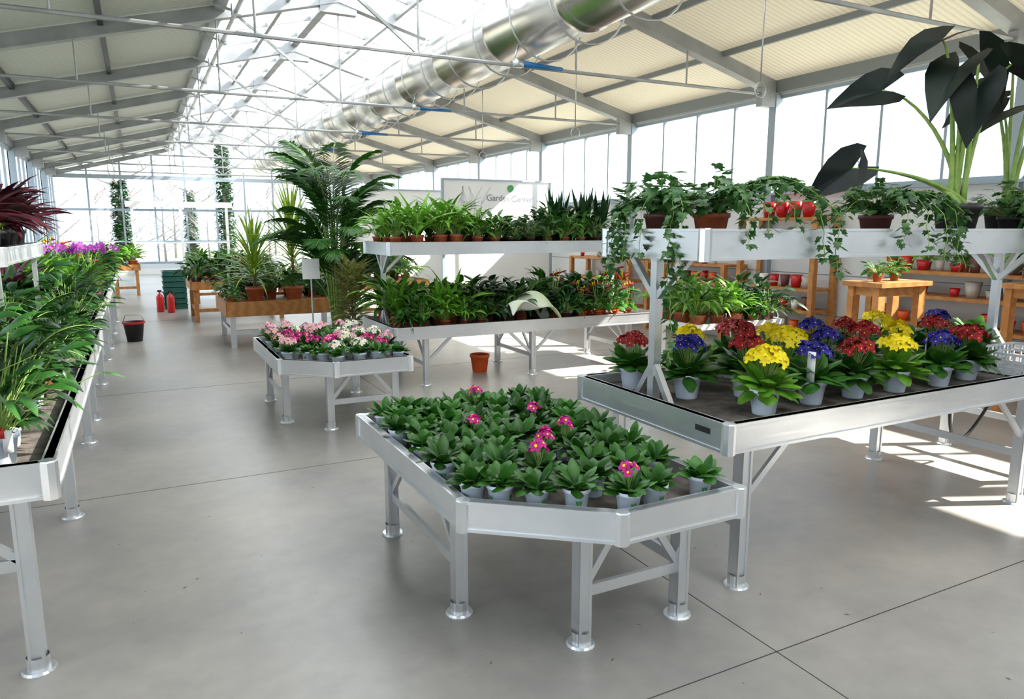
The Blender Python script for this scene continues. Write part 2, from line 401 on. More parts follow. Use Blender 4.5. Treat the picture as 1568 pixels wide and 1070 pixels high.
b=MB(); Z2=.8; X2a,X2b,Y2a,Y2b=2.13,5.45,2.16,3.28
tray(b,[(X2a,Y2a),(X2b,Y2a),(X2b,Y2b),(X2a,Y2b)],Z2,.13)
for x in (2.3,4.5,5.3):
    for y in (2.24,3.16): leg(b,x,y,Z2-.1)
    b.bar((x,2.24,.3),(x,3.16,.3),.02,.045,'alu')
knee(b,(2.3,2.24),(1,0),.68);knee(b,(4.5,2.24),(-1,0),.68);knee(b,(2.3,3.16),(1,0),.68);knee(b,(4.5,3.16),(-1,0),.68)
shelf(b,2.2,5.4,2.43,3.17,1.6,.14,Z2-TD,(2.24,5.1))
b.box((2.13-.016,2.3,.745),(.004,.09,.025),'potk')
mk(b,'two_tier_plant_bench')
b=MB(); Z3=.63; X3a,X3b,Y3a,Y3b=2.2,5.4,6.78,7.86
tray(b,[(X3a,Y3a),(X3b,Y3a),(X3b,Y3b),(X3a,Y3b)],Z3,.13)
for x in (2.55,3.8,5.1):
    for y in (6.88,7.76): leg(b,x,y,Z3-.1)
    brace(b,(x,6.88),(x,7.76),Z3-.12)
for x,d in ((2.55,1),(3.8,-1),(3.8,1),(5.1,-1)): knee(b,(x,6.88),(d,0),Z3-.12)
shelf(b,2.22,5.3,6.98,7.8,1.465,.13,Z3-TD,(2.28,5.2))
mk(b,'two_tier_plant_bench')
b=MB(); Z4=.58
tray(b,[(.93,5.82),(1.3,5.5),(1.9,5.5),(1.9,7.1),(.93,7.1)],Z4,.12)
for x,y in [(1.0,6.9),(1.0,6.05),(1.28,5.68),(1.82,5.68),(1.82,6.9)]: leg(b,x,y,Z4-.1)
brace(b,(1.0,6.05),(1.0,6.9),.48); brace(b,(1.28,5.68),(1.82,5.68),.48)
mk(b,N_)
Z5=.82
for (y0,y1) in ((2.82,6.5),(6.75,10.6),(10.9,15)):
    b=MB(); xe=-.33 if y0<3 else -.4
    tray(b,[(-1.45,y0),(xe,y0),(xe,y1),(-1.45,y1)],Z5,.13)
    ys=[y0+.12+i*1.6 for i in range(3) if y0+.12+i*1.6<y1]
    for y in ys:
        leg(b,-.44,y,Z5-.1); leg(b,-1.36,y,Z5-.1); b.bar((-.44,y,.42),(-1.36,y,.42),.02,.045,'alu'); b.bar((-.44,y,.42),(-.75,y,.7),.02,.03,'alu')
    if y0<3:
        shelf(b,-1.35,-.66,4.7,6.4,1.5,.1,Z5-TD,())
        for y in (4.75,6.35):
            for x in (-1.32,-.69): b.box((x,y,1.1),(.03,.03,.7),'alu')
    mk(b,N_)
# ------------------------------------------------------------ pots & plants
def pot(b,r,h,k='potw',logo=False,n=20,z=0):
    b.lathe([(0,z),(r*.72,z),(r*.74,z+.004),(r*.94,z+h*.82),(r*1.02,z+h*.83),(r*1.04,z+h),(r*.97,z+h),(r*.93,z+h*.86),(0,z+h*.86)],k,n=n)
    b.lathe([(r*.94,z+h*.885),(0,z+h*.9)],'soil',n=n)
    if logo:
        for a in (0,2.1,4.2):
            for q in (-.14,.14):
                aa=a+q
                vs=[]
                for u,v in ((-.07,.4),(0,.28),(.07,.4),(.1,.58),(0,.5),(-.1,.58)):
                    t=aa+u*1.3; rr=r*(.74+.2*v/.82)+.0012; vs.append((rr*math.cos(t),rr*math.sin(t),z+h*v))
                b.add(vs,[(0,1,2,3,4,5)],'logo')
def floret(b,c,nrm,r,k,eye='fyel',er=.26):
    c=Vector(c);nrm=Vector(nrm).normalized();u=nrm.orthogonal().normalized();v=nrm.cross(u)
    a0=R.uniform(0,6)
    vs=[c];n=15
    for i in range(n):
        a=a0+i*2*math.pi/n; q=r*((1.0 if i%3 else .62)+R.uniform(-.08,.08))
        vs.append(c+(u*math.cos(a)+v*math.sin(a))*q+nrm*(r*R.uniform(-.1,.25) if i%3 else r*.28))
    b.add(vs,[(0,1+i,1+(i+1)%n) for i in range(n)],k)
    if eye:
        vs=[c+nrm*r*.32*(er/.26)+(u*math.cos(i*1.047)+v*math.sin(i*1.047))*r*er for i in range(6)]
        b.add(vs,[tuple(range(6))],eye)
def primrose(seed,r=.05,h=.085,nl=21,L=.096,W=.048,fl=None,nf=12,fr=.019,leafk='leaf',dome=.05,potk='potw',eye='fyel',logo=True,tag=False,er=.26,e0=28,lift=.66,dr=52):
    R.seed(seed);b=MB();pot(b,r,h,potk,logo)
    for i in range(nl):
        t=i/nl; az=i*2.4+R.uniform(-.3,.3); el=math.radians(e0+(82-e0)*t+R.uniform(-8,8))
        b.leaf((.012*math.cos(az),.012*math.sin(az),h*.9),az,el,L*R.uniform(.8,1.12),W*R.uniform(.85,1.15),math.radians(dr+R.uniform(-18,30)),leafk,6,'spat',.28,R.uniform(-.3,.3))
    if fl:
        for i in range(nf):
            a=i*2.4;q=math.sqrt((i+.5)/nf);n=Vector((math.cos(a)*q,math.sin(a)*q,1.1-q*.5)).normalized()
            c=(dome*q*math.cos(a),dome*q*math.sin(a),h+L*lift+dome*.6*(1-q*q)+R.uniform(-.01,.01))
            floret(b,c,n+Vector((R.uniform(-.5,.5),R.uniform(-.5,.5),0)),fr*R.uniform(.8,1.15),fl,eye,er)
            b.tube([(0,0,h),(c[0]*.8,c[1]*.8,c[2]-.004)],.0015,'stem',4,False)
    if tag:
        b.box((.05,.06,h+.08),(.002,.04,.15),'tag',Matrix.Rotation(.6,3,'Z'))
    return b.build('primrose')
PL=[primrose(s,L=.088+.006*(s%4)) for s in range(7)]
PB={k:[primrose(20+i*7+j,fl=k,nf=6,fr=.023,dome=.03,lift=.8) for j in range(2)] for i,k in enumerate(('fmag','fyel'))}
g=group('potted_primroses',(1.5,2.9,Z1-TD)); zt=Z1-TD
spots=[((1.38,2.44),'fmag'),((1.57,2.09),'fmag'),((1.69,2.74),'fmag'),((1.71,3.08),'fmag'),((1.52,2.64),'fmag'),((1.58,3.5),'fmag'),((1.66,2.57),None),((1.35,3.02),'fmag'),
((1.17,2.37),None),((1.28,2.28),None),((1.41,2.2),None),((1.7,2.1),None),((1.93,2.1),None),((1.72,2.3),None),((1.55,2.3),None),((1.9,2.35),None)]
R.seed(5)
r_=0
pl=[]
for (p,k) in spots: pl.append((p[0],p[1],k))
yy=2.44
while yy<3.72:
    x=1.085+(.065 if r_%2 else 0)
    while x<1.97:
        px,py=x+R.uniform(-.012,.012),yy+R.uniform(-.012,.012)
        if not any((px-q[0])**2+(py-q[1])**2<.108**2 for q in pl): pl.append((px,py,None))
        x+=.135
    yy+=.145; r_+=1
for i,(x,y,k) in enumerate(pl):
    if x>1.965 or x<1.07: continue
    me=PL[i%7] if k is None else PB[k][i%2]
    put(g,'primrose',me,(x,y,zt),None,R.uniform(.96,1.1))
BIG={}
for i,k in enumerate(('fyel','fblue','fred')):
    BIG[k]=[primrose(60+i*5+j,r=.07,h=.12,nl=34,L=.17,W=.08,fl=k,nf=26+3*j,fr=.03,leafk='leaf' if k!='fyel' else 'bright',dome=.075+.008*j,eye='fyel' if k!='fyel' else None,logo=False,tag=(j==1),er=.13,e0=10,lift=.8,dr=60) for j in range(3)]
PLAINB=[primrose(95+j,r=.068,h=.115,nl=30,L=.16,W=.08,logo=False) for j in range(2)]
zt=Z2-TD
row=[((2.57,2.38),'fyel'),((2.9,2.41),'fblue'),((3.21,2.39),'fred'),((3.53,2.40),'fyel'),((3.86,2.39),'fblue'),((4.2,2.41),'fred'),
((2.35,3.12),'fred'),((2.46,2.78),'fblue'),((2.73,2.68),'fred'),((2.70,3.07),'fyel'),((3.03,2.7),'fyel'),((3.02,3.07),'fred'),((3.34,2.7),'fblue'),((3.34,3.07),'fyel'),((3.66,2.7),'fred'),((3.66,3.07),'fblue'),((3.98,2.7),'fyel'),((3.98,3.07),'fred'),((4.3,2.7),'fred'),((4.3,3.07),'fyel'),((4.62,3.07),None),((4.6,2.74),None),((4.9,3.07),'fblue'),((4.9,2.78),None),((5.2,3.0),None)]
for i,((x,y),k) in enumerate(row):
    obj('potted_primrose',R.choice(BIG[k]) if k else R.choice(PLAINB),(x+R.uniform(-.02,.02),y+R.uniform(-.015,.02),zt),R.uniform(0,6),R.uniform(.93,1.08))
g=group('potted_cyclamens',(1.4,6.3,Z4-TD)); zt=Z4-TD
PK=[primrose(100+j,fl=k,nf=11,fr=.024,dome=.06,nl=18,L=.1) for j,k in enumerate(('fpink','fwhite','fpink','fwhite','fmag','fpink'))]
yy=5.62;r_=0
while yy<7.0:
    x=1.02+(.07 if r_%2 else 0)
    while x<1.85:
        if (x-.93)*.32+(yy-5.82)*.37>.055 or yy>5.95: put(g,'cyclamen',R.choice(PK) if R.random()<.75 else R.choice(PL),(x+R.uniform(-.02,.02),yy+R.uniform(-.02,.02),zt),None,R.uniform(.95,1.1))
        x+=.165
    yy+=.165;r_+=1
def bush(seed,r,h,potk,k,n,L,W,e0,e1,dr,prof='lance',sp=.02,segs=5,stalk=0,fold=.2,fl=None,tag=False):
    R.seed(seed);b=MB();pot(b,r,h,potk)
    for i in range(n):
        az=i*2.4+R.uniform(-.4,.4);t=R.random();el=math.radians(e0+(e1-e0)*t)
        l=L*R.uniform(.65,1.1); base=Vector((sp*math.cos(az)*R.random(),sp*math.sin(az)*R.random(),h*.9))
        if stalk:
            s=stalk*R.uniform(.3,1.15); tip=base+Vector((math.cos(az)*math.cos(el)*s,math.sin(az)*math.cos(el)*s,math.sin(el)*s))
            b.tube([base,(base+tip)/2+Vector((0,0,s*.08)),tip],.0025,'stem',4,False); base=tip; el-=math.radians(R.uniform(10,45))
        b.leaf(base,az,el,l,W*R.uniform(.8,1.15),math.radians(dr*R.uniform(.6,1.3)),k,segs,prof,fold,R.uniform(-.5,.5))
    if fl=='anth':
        for i in range(5):
            az=R.uniform(0,6.28);s=R.uniform(.25,.36);t=Vector((.08*math.cos(az),.08*math.sin(az),h+s))
            b.tube([(0,0,h),t],.003,'stem',4,False); b.leaf(t-Vector((.02,0,0)),az,.5,.1,.075,.6,'fred',4,'oval'); b.tube([t,t+Vector((.01,0,.05))],.005,'fyel',5)
    if fl=='brom':
        for i in range(9):
            b.leaf((0,0,h+.08),i*2.4,math.radians(50+4*i),.16,.035,.4,'forg',4,'lance')
    if tag:
        b.box((r*.9,-r*.6,h*.8),(.003,.04,.1),'tag',Matrix.Rotation(-.6,3,'Z')); b.box((r*.7,-r*.8,h*1.1),(.03,.003,.05),'tagr')
    return b.build('plant')
B_spath=[bush(200+i,.07,.12,'potb','leaf',52,.22,.06,25,85,70,'lance',.03,5,.26) for i in range(3)]
B_spathb=[bush(210+i,.07,.12,'potb','bright',52,.24,.05,35,88,75,'lance',.03,5,.22) for i in range(3)]
B_dark=[bush(220+i,.07,.12,'potbr','dark',60,.18,.06,15,85,70,'oval',.04,5,.24) for i in range(3)]
B_strap=[bush(230+i,.065,.12,'potb','bright',40,.5,.033,50,88,75,'strap',.02,7) for i in range(2)]
B_fern=[bush(240+i,.07,.12,'potbr','leaf',80,.34,.02,15,85,95,'strap',.03,6) for i in range(2)]
B_anth=[bush(250+i,.065,.11,'poto','leaf',28,.15,.08,25,75,60,'oval',.02,5,.18,fl='anth') for i in range(2)]
B_brom=[bush(255+i,.065,.11,'poto','bright',24,.28,.035,30,80,70,'strap',.01,5,fl='brom') for i in range(1)]
B_sans=[bush(260+i,.08,.14,'potk','dark',16,.5,.05,75,90,8,'strap',.05,4,fold=.35) for i in range(2)]
B_small=[bush(270+i,.05,.09,'potb','leaf',46,.09,.045,10,85,60,'oval',.03,4,.12) for i in range(2)]
B_purp=[bush(290+i,.08,.13,'potk','purple',50,.26,.06,35,88,60,'lance',.03,5,.16) for i in range(2)]
g=group('lower_tier_houseplants',(3.8,7.3,Z3-TD)); zt=Z3-TD
R.seed(11)
for yy in (6.92,7.16,7.42,7.68):
    x=2.36
    while x<5.3:
        front=yy<7; s=.76 if front else 1.12
        if x<3.0: me=R.choice(B_spathb+B_spath+B_fern) if front else R.choice(B_strap[:1]+B_spathb+B_spath)
        elif x<4.2: me=R.choice(B_spath+B_dark+B_dark)
        else: me=R.choice(B_anth+B_anth+B_brom+B_dark) if yy<7.2 else R.choice(B_dark+B_spath); 
        if x>4.2 and front: s=.95
        if not(yy<7 and 3.4<x<4.15): put(g,'houseplant',me,(x+R.uniform(-.03,.03),yy+R.uniform(-.02,.02),zt),None,R.uniform(.85,1.1)*s)
        x+=.21
g=group('upper_tier_houseplants',(3.8,7.4,1.465-TD)); zt=1.465-TD
for yy in (7.08,7.36,7.65):
    x=2.34
    while x<5.2:
        if x<3.3: me=R.choice(B_strap+B_spathb); s=1.05
        elif x<4.25: me=R.choice(B_dark+B_fern+B_spath); s=.75
        elif 4.25<x and yy>7.2: me=R.choice(B_sans+B_dark[:1]); s=1.05
        else: me=R.choice(B_dark+B_small+B_spath); s=.8
        put(g,'houseplant',me,(x+R.uniform(-.03,.03),yy,zt),None,s*R.uniform(.82,1.12))
        x+=.22
b=MB(); R.seed(3); n=14
vs=[];fs=[]
for i in range(n):
    for j in range(n):
        u=i/(n-1);v=j/(n-1)
        vs.append(((u-.5)*.62,(v-.5)*.36-(.02),.14+.06*math.sin(u*9+v*3)+.06*math.sin(v*7+u*4)+.12*math.sin(math.pi*u)-.16*abs(v-.5)))
for i in range(n-1):
    for j in range(n-1): fs.append((i*n+j,(i+1)*n+j,(i+1)*n+j+1,i*n+j+1))
b.add(vs,fs,'cloth'); tw=obj('crumpled_towel',b.build('towel'),(3.78,6.92,Z3-.03))
sm=tw.modifiers.new('s','SOLIDIFY');sm.thickness=.012;ss=tw.modifiers.new('ss','SUBSURF');ss.levels=1;ss.render_levels=1
# ------------------------------------------------------------ ivy
IVY=[(0,0),(.28,-.12),(.5,.1),(.34,.3),(.45,.62),(.2,.58),(0,1),(-.2,.58),(-.45,.62),(-.34,.3),(-.5,.1),(-.28,-.12)]
def ivyleaf(b,p,az,el,s,k='ivy'):
    d=Vector((math.cos(az)*math.cos(el),math.sin(az)*math.cos(el),math.sin(el)));sd=Vector((-math.sin(az),math.cos(az),0));nn=sd.cross(d)
    c=Vector(p)+d*s*.35-nn*s*.08
    vs=[c]+[Vector(p)+d*(y*s)+sd*(x*s) for x,y in IVY]
    b.add(vs,[(0,1+i,1+(i+1)%12) for i in range(12)],k)
def ivy(seed,strands,potk='potb',mound=85,mr=.23,k='ivy',ls=.066,r=.09,h=.13,mh=.24):
    R.seed(seed);b=MB();pot(b,r,h,potk)
    for i in range(mound):
        a=R.uniform(0,6.28);q=mr*math.sqrt(R.random());z=h+.02+R.uniform(0,mh)*(1-q/mr*.6)
        p=(q*math.cos(a),q*math.sin(a),z); b.tube([(0,0,h*.9),p],.0012,'stem',3,False)
        ivyleaf(b,p,a,R.uniform(-.9,.4),ls*R.uniform(.8,1.3),k)
    for (az,reach,drop) in strands:
        p=Vector((0,0,h));pts=[p.copy()];n=int((reach+drop)/.022)+2
        for i in range(n):
            t=i*.022
            if t<reach:
                st=Vector((math.cos(az),math.sin(az),.9*math.cos(math.pi*t/reach)))*.022*.85
            else: st=Vector((R.uniform(-.4,.4)+.12*math.cos(az),R.uniform(-.4,.4)+.12*math.sin(az),-1))*.02
            p=p+st; pts.append(p.copy())
            for q in range(1 if i%2 else 2):
                a2=R.uniform(0,6.28)
                e2=R.uniform(-1.3,-.2) 
                pp=p+Vector((math.cos(a2),math.sin(a2),0))*.024
                ivyleaf(b,pp,a2,e2,ls*R.uniform(.6,1.15)*(1-.4*i/n),k)
        b.tube(pts,.002,'stem',4,False)
    return b.build('ivy')
S=1.6-TD
pi=math.pi
obj('trailing_ivy_pot',ivy(1,[(-pi/2,.42,.1),(-1.9,.46,.15),(-.95,.58,.22),(-.8,.66,.3),(-1.3,.5,.05),(.3,.4,.05),(-.5,.7,.3)],potk='potb'),(2.55,2.78,S))
obj('trailing_ivy_pot',ivy(2,[(pi,.25,.25),(-2.6,.32,.2),(-2.1,.42,.75),(-2.0,.46,.45),(2.6,.28,.25),(pi*.9,.25,.4),(2.9,.25,.3)],potk='potbr',mound=120,mh=.26),(2.4,2.98,S))
obj('trailing_ivy_pot',ivy(3,[(-pi/2,.44,.25),(-1.9,.48,.2),(-1.2,.46,.3),(-2.2,.54,.15),(-.9,.5,.3),(pi,.3,.0)],potk='potbr',mound=105),(3.75,2.75,S))
obj('trailing_ivy_pot',ivy(4,[(-pi/2,.38,.4),(-1.9,.4,.3),(-1.2,.4,.5),(-2.2,.44,.3),(-.9,.5,.45),(-2.5,.42,.1),(-1.7,.4,.5)],potk='potk',mound=120),(4.95,2.66,S))
# ------------------------------------------------------------ alocasia
ARW=[(0,.0),(.1,-.2),(.26,-.42),(.4,-.3),(.46,0),(.4,.3),(.27,.6),(.12,.88),(0,1.08),(-.12,.88),(-.27,.6),(-.4,.3),(-.46,0),(-.4,-.3),(-.26,-.42),(-.1,-.2)]
def alocasia(seed,leaves,potk='potk'):
    R.seed(seed);b=MB();pot(b,.13,.2,potk,n=28)
    for (tip,dirv,s,wd) in leaves:
        tip=Vector(tip);d=Vector(dirv).normalized()
        p0=Vector((R.uniform(-.04,.04),R.uniform(-.04,.04),.18));L=(tip-p0)
        hor=Vector((L.x,L.y,0))
        pts=[p0+hor*(t**1.5)+Vector((0,0,L.z*(1-(1-t)**1.5))) for t in [i/10 for i in range(11)]]
        b.tube(pts,[.016*(1-.8*i/10)+.002 for i in range(11)],'stem',8)
        sd=d.cross(Vector((0,0,1)));sd=sd.normalized() if sd.length>.1 else Vector((1,0,0))
        sd=(sd*math.cos(wd)+sd.cross(d)*math.sin(wd)).normalized();nn=sd.cross(d)
        n=len(ARW);vs=[]
        for fr in (0,.5,1):
            for x,y in ARW:
                x2,y2=x*fr,.02+(y-.02)*fr
                vs.append(tip+d*(y2*s)+sd*(x2*s)+nn*(s*(.3*abs(x2)-.3*y2*y2+.02*math.sin(y2*24)*fr)))
        fs=[]
        for q in range(2):
            for i in range(n): fs.append((q*n+i,q*n+(i+1)%n,(q+1)*n+(i+1)%n,(q+1)*n+i))
        b.add(vs,fs,'aloc')
    return b.build('alocasia')
rt=Vector((.527,-.85,0)); bk=Vector((.85,.527,0))
def V(a,dp,z): return rt*a+bk*dp+Vector((0,0,z))
obj('potted_elephant_ear',alocasia(1,[(V(-.16,-.1,1.14),V(-.6,-.35,-.3),.34,.35),(V(.04,.12,1.08),V(.35,.2,-.45),.3,.2),(V(-.46,.0,.9),V(-.95,-.1,-.1),.3,1.1),
 (V(.04,-.2,.84),V(-.1,-.3,-.8),.3,.2),(V(-.6,.05,.44),V(-.85,-.1,-.5),.32,1.25),(V(.2,.1,1.0),V(.6,.1,-.4),.32,.3),(V(-.54,-.2,.42),V(.15,-.2,-.9),.24,1.2),(V(-.06,-.15,.97),V(-.3,-.5,-.5),.34,.1)]),(4.42,2.7,S))
obj('potted_elephant_ear',alocasia(2,[(V(-.06,-.1,1.15),V(-.6,-.3,-.2),.36,.3),(V(.1,.1,1.0),V(.4,-.3,-.4),.36,.1),(V(-.08,-.15,.8),V(-.5,-.4,-.3),.34,.4),(V(.3,0,1.1),V(.6,0,-.4),.36,0),(V(-.16,.1,.95),V(-.6,0,-.3),.3,.9)],'potk'),(5.2,2.85,S))
# ------------------------------------------------------------ palm
def palm(seed,h0,nf,L,k='palm',potr=.2,lw=.03,ll=.3,e_in=22,bend=95,hmin=.55):
    R.seed(seed);b=MB();pot(b,potr,potr*1.5,'potk',n=28)
    for i in range(nf):
        az=i*2.4+R.uniform(-.3,.3);q=((i*7)%nf+.5)/nf
        base=Vector((.05*math.cos(az),.05*math.sin(az),potr*1.4))
        e=math.radians(88-e_in*q);top=h0*(1.05-(1.05-hmin)*q)
        n=14
        p=base+Vector((math.cos(az)*.07,math.sin(az)*.07,top));pts=[base.copy(),p.copy()]
        l=L*R.uniform(.8,1.1)
        ds=[]
        for s in range(n):
            el=e-math.radians(bend+35*q)*(s/n)**1.5
            d=Vector((math.cos(az)*math.cos(el),math.sin(az)*math.cos(el),math.sin(el)));p=p+d*l/n;pts.append(p.copy());ds.append(d)
        b.tube(pts,[.014,.011]+[.009*(1-s/(n+2)) for s in range(n)],'stem',5)
        m=44
        for s in range(m):
            t=.08+.92*s/m;idx=t*n;ii=min(int(idx),n-1);fr=idx-ii
            pp=pts[1+ii].lerp(pts[2+ii],fr);d=ds[ii];sd=Vector((-math.sin(az),math.cos(az),0))
            for sg in (-1,1):
                dd=(sd*sg*.8+d*1.0+Vector((0,0,R.uniform(-.3,.05)))).normalized()
                l2=ll*math.sin(math.pi*(.15+.78*t))*R.uniform(.85,1.1)
                a2=math.atan2(dd.y,dd.x);e2=math.asin(max(-1,min(1,dd.z)))
                b.leaf(pp,a2,e2,l2,lw,math.radians(45),k,3,'lance',.2,sg*.6)
    return b.build('palm')
obj('potted_palm',palm(4,1.5,38,1.15,'palm',.2,.032,.34,30,85,.25),(2.2,9.15,0))
obj('potted_parlor_fern',palm(5,.1,16,.42,'leaf',.09,.012,.1,35,80,.3),(-.6,3.62,Z5-TD),0,1)
def yucca(seed,h,n,L,k='yel',potr=.1,trunk=.25):
    R.seed(seed);b=MB();pot(b,potr,potr*1.7,'potb',n=24);h0=potr*1.6
    b.tube([(0,0,h0*.8),(0.01,0,h0+trunk)],.02,'brownstem',8)
    for i in range(n):
        t=i/n; b.leaf((0,0,h0+trunk*(.3+.7*t)),i*2.4,math.radians(5+85*t**.8),L*R.uniform(.8,1.1),.03,math.radians(70*(1-t*.6)),k,5,'strap',.3)
    return b.build('yucca')
def woodtable(name,x0,x1,y0,y1,z,lip=.14,alu=False,k='wood'):
    b=MB();t=.03
    for a,c in (((x0,y0),(x1,y0)),((x1,y0),(x1,y1)),((x1,y1),(x0,y1)),((x0,y1),(x0,y0))): b.bar((*a,z-lip/2),(*c,z-lip/2),t,lip,k)
    n=7
    for i in range(n):
        yy=y0+(y1-y0)*(i+.5)/n; b.box(((x0+x1)/2,yy,z-.05),(x1-x0-.02,(y1-y0)/n-.015,.02),k)
    for x in (x0+.07,x1-.07):
        for y in (y0+.07,y1-.07): b.box((x,y,(z-.06)/2),(.07,.07,z-.06),'alu' if alu else k)
    b.bar((x0+.07,y0+.07,.2),(x1-.07,y0+.07,.2),.03,.06,'alu' if alu else k); b.bar((x0+.07,y0+.07,.2),(x0+.07,y1-.07,.2),.03,.06,'alu' if alu else k)
    obj(name,b.build(name,False))
woodtable('wooden_display_table',1.0,2.65,10.3,11.7,.62,.2,True)
woodtable('wooden_display_table',.75,2.3,13.4,14.6,.7)
woodtable('wooden_display_table',1.0,2.6,16.8,18.0,.7)
woodtable('wooden_display_table',-.6,.0,19.5,20.6,.75)
woodtable('wooden_display_table',2.9,4.6,12.2,13.4,.7)
obj('potted_yucca',yucca(1,1,75,.76,'yel',.13,.4),(1.42,10.65,.57)); obj('potted_yucca',yucca(2,1,90,.85,'yel',.13,.75),(1.94,10.6,.57))
g=group('table_houseplants',(1.8,11.2,.57))
R.seed(4)
for x in (1.15,1.4,1.7,2.0,2.3,2.5):
    for y in (11.1,11.45): put(g,'houseplant',R.choice(B_dark+B_spath+B_fern+B_purp),(x,y,.57),None,R.uniform(.9,1.3))
for x in (1.12,2.4): put(g,'houseplant',R.choice(B_small+B_brom),(x,10.5,.57),None,1.0)
for (nm,xs,ys,z,pal) in (('table_houseplants',(.9,1.2,1.5,1.8,2.1),(13.6,13.95,14.3),.65,B_small+B_spath+B_anth+B_dark),('table_houseplants',(1.2,1.6,2.0,2.4),(17.0,17.4,17.8),.65,B_spathb+B_dark+B_fern),('table_houseplants',(3.1,3.4,3.8,4.2),(12.4,12.8,13.2),.65,B_spath+B_dark+B_spathb),('table_houseplants',(-.45,-.15),(19.7,20.1,20.4),.7,B_spathb)):
    g=group(nm,(xs[0],ys[0],z))
    for x in xs:
        for y in ys: put(g,'houseplant',R.choice(pal),(x+R.uniform(-.05,.05),y,z),None,R.uniform(.9,1.3))
R.seed(9);b=MB();pot(b,.16,.28,'potk',n=24)
for i in range(110):
    az=i*2.4;t=i/110;z=.35+.75*t;q=.05
    b.leaf((q*math.cos(az),q*math.sin(az),z),az,math.radians(10+60*t),R.uniform(.24,.38),.1,1.1,'vari',5,'lance')
for a in (0,2,4): b.tube([(0,0,.2),(.04*math.cos(a),.04*math.sin(a),1.1)],.01,'brownstem',6)
obj('potted_croton',b.build('croton'),(2.2,8.35,0))
# left bench plants
g=group('leafy_houseplants',(-.9,4.5,Z5-TD));zt=Z5-TD
R.seed(21)
B_tall=[bush(300+i,.085,.15,'potw','leafl',80,.17,.065,30,88,60,'oval',.06,5,.42,tag=True) for i in range(2)]+[bush(305,.08,.14,'potw','dark',75,.3,.05,50,88,70,'lance',.04,5,.26,tag=True)]
B_sp2=[bush(310+i,.07,.12,'potw','leafl',60,.2,.055,30,88,70,'lance',.03,5,.24,tag=True) for i in range(2)]
y=3.0
while y<6.4:
    for x in (-.5,-.78,-1.12):
        if y<3.2 and x==-.5: me=B_tall[0]
        elif x<-.7 and y>4.6: continue
        else: me=R.choice(B_tall+B_sp2+B_dark+B_spath)
        if abs(y-3.6)<.15 and x>-.75: continue
        put(g,'houseplant',me,(x,y+R.uniform(-.04,.04),zt),None,R.uniform(.8,1.1)*(.78 if x>-.6 else 1.12))
    y+=.25
g=group('purple_cordylines',(-1,5.5,1.5-TD))
for y in (4.85,5.2,5.55,5.9,6.25):
    for x in (-.8,-1.1): put(g,'cordyline',R.choice(B_purp),(x,y,1.5-TD),None,1.15)
def orchid(seed):
    R.seed(seed);b=MB();pot(b,.06,.11,'potm')
    for i in range(6): b.leaf((0,0,.1),i*1.05,.5,.2,.07,1.0,'dark',5,'oval')
    for s in range(2):
        az=R.uniform(0,6.28);pts=[Vector((math.cos(az)*.2*t*t,math.sin(az)*.2*t*t,.1+.45*math.sin(t*1.9))) for t in [i/8 for i in range(9)]]
        b.tube(pts,.003,'stem',4)
        for p in pts[5:]:
            for q in range(2): floret(b,p+Vector((R.uniform(-.03,.03),R.uniform(-.03,.03),R.uniform(-.02,.02))),(R.uniform(-1,1),-1,.2),.035,'forch','fwhite')
    return b.build('orchid')
O=[orchid(1),orchid(2)]
g=group('potted_orchids',(-.6,9,Z5-TD))
for y in (9.3,9.8):
    for x in (-.5,-.72): put(g,'orchid',R.choice(O),(x,y,zt),None,1.15)
g=group('leafy_houseplants',(-.9,8,Z5-TD))
for y in [6.9+.3*i for i in range(12)]:
    for x in (-.6,-.95,-1.25):
        if 9.1<y<10.0 and x>-.85: continue
        put(g,'houseplant',R.choice(B_spath+B_dark+B_dark+B_strap+B_purp),(x,y,zt),None,R.uniform(.9,1.2)*(1 if x>-.9 else 1.3))
g=group('leafy_houseplants',(-.9,12,Z5-TD))
for y in [11.1+.4*i for i in range(10)]:
    for x in (-.6,-.95,-1.25): put(g,'houseplant',R.choice(B_spath+B_dark+B_anth+B_spathb),(x,y,zt),None,R.uniform(.9,1.4))
# ------------------------------------------------------------ partition banner
b=MB()
b.box((6.4,13.0,1.27),(2.4,.06,2.54),'white'); 
for x in (5.2,7.58): b.box((x,12.97,1.27),(.05,.05,2.54),'frame')
b.box((6.4,12.96,2.53),(2.4,.03,.03),'frame')
ban=obj('garden_center_banner',b.build('banner',False))
def text(s,loc,size,par):
    c=D.curves.new('txt','FONT');c.body=s;c.size=size;c.align_x='CENTER';c.extrude=.001;c.materials.append(M['gutter'])
    return obj('lettering',c,loc,parent=par,rot=(pi/2,0,0))
text('Garden Center',(6.65,12.96,2.14),.17,ban)
b=MB();b.lathe([(0,0),(.07,0),(.07,.004),(0,.004)],'logo',n=24)
obj('logo',b.build('logo',False),(6.65,12.96,2.38),parent=ban,rot=(pi/2,0,0))
b=MB();R.seed(2)
for i in range(9):
    x=5.45+i*.07;b.tube([(x,12.965,1.7),(x+R.uniform(-.1,.1),12.965,2.1),(x+R.uniform(-.2,.2),12.965,2.4)],.003,'galv',4)
    b.leaf((x,12.962,R.uniform(1.8,2.2)),0,R.uniform(.5,2.5),.15,.03,.1,'galv',4,'lance',0,pi/2)
obj('drawing',b.build('drawing'),parent=ban)
b=MB();b.box((5.7,16.5,1.25),(2.6,.06,2.5),'white');b.box((5.7,16.46,2.49),(2.6,.03,.03),'frame');obj('partition_board',b.build('partition',False))
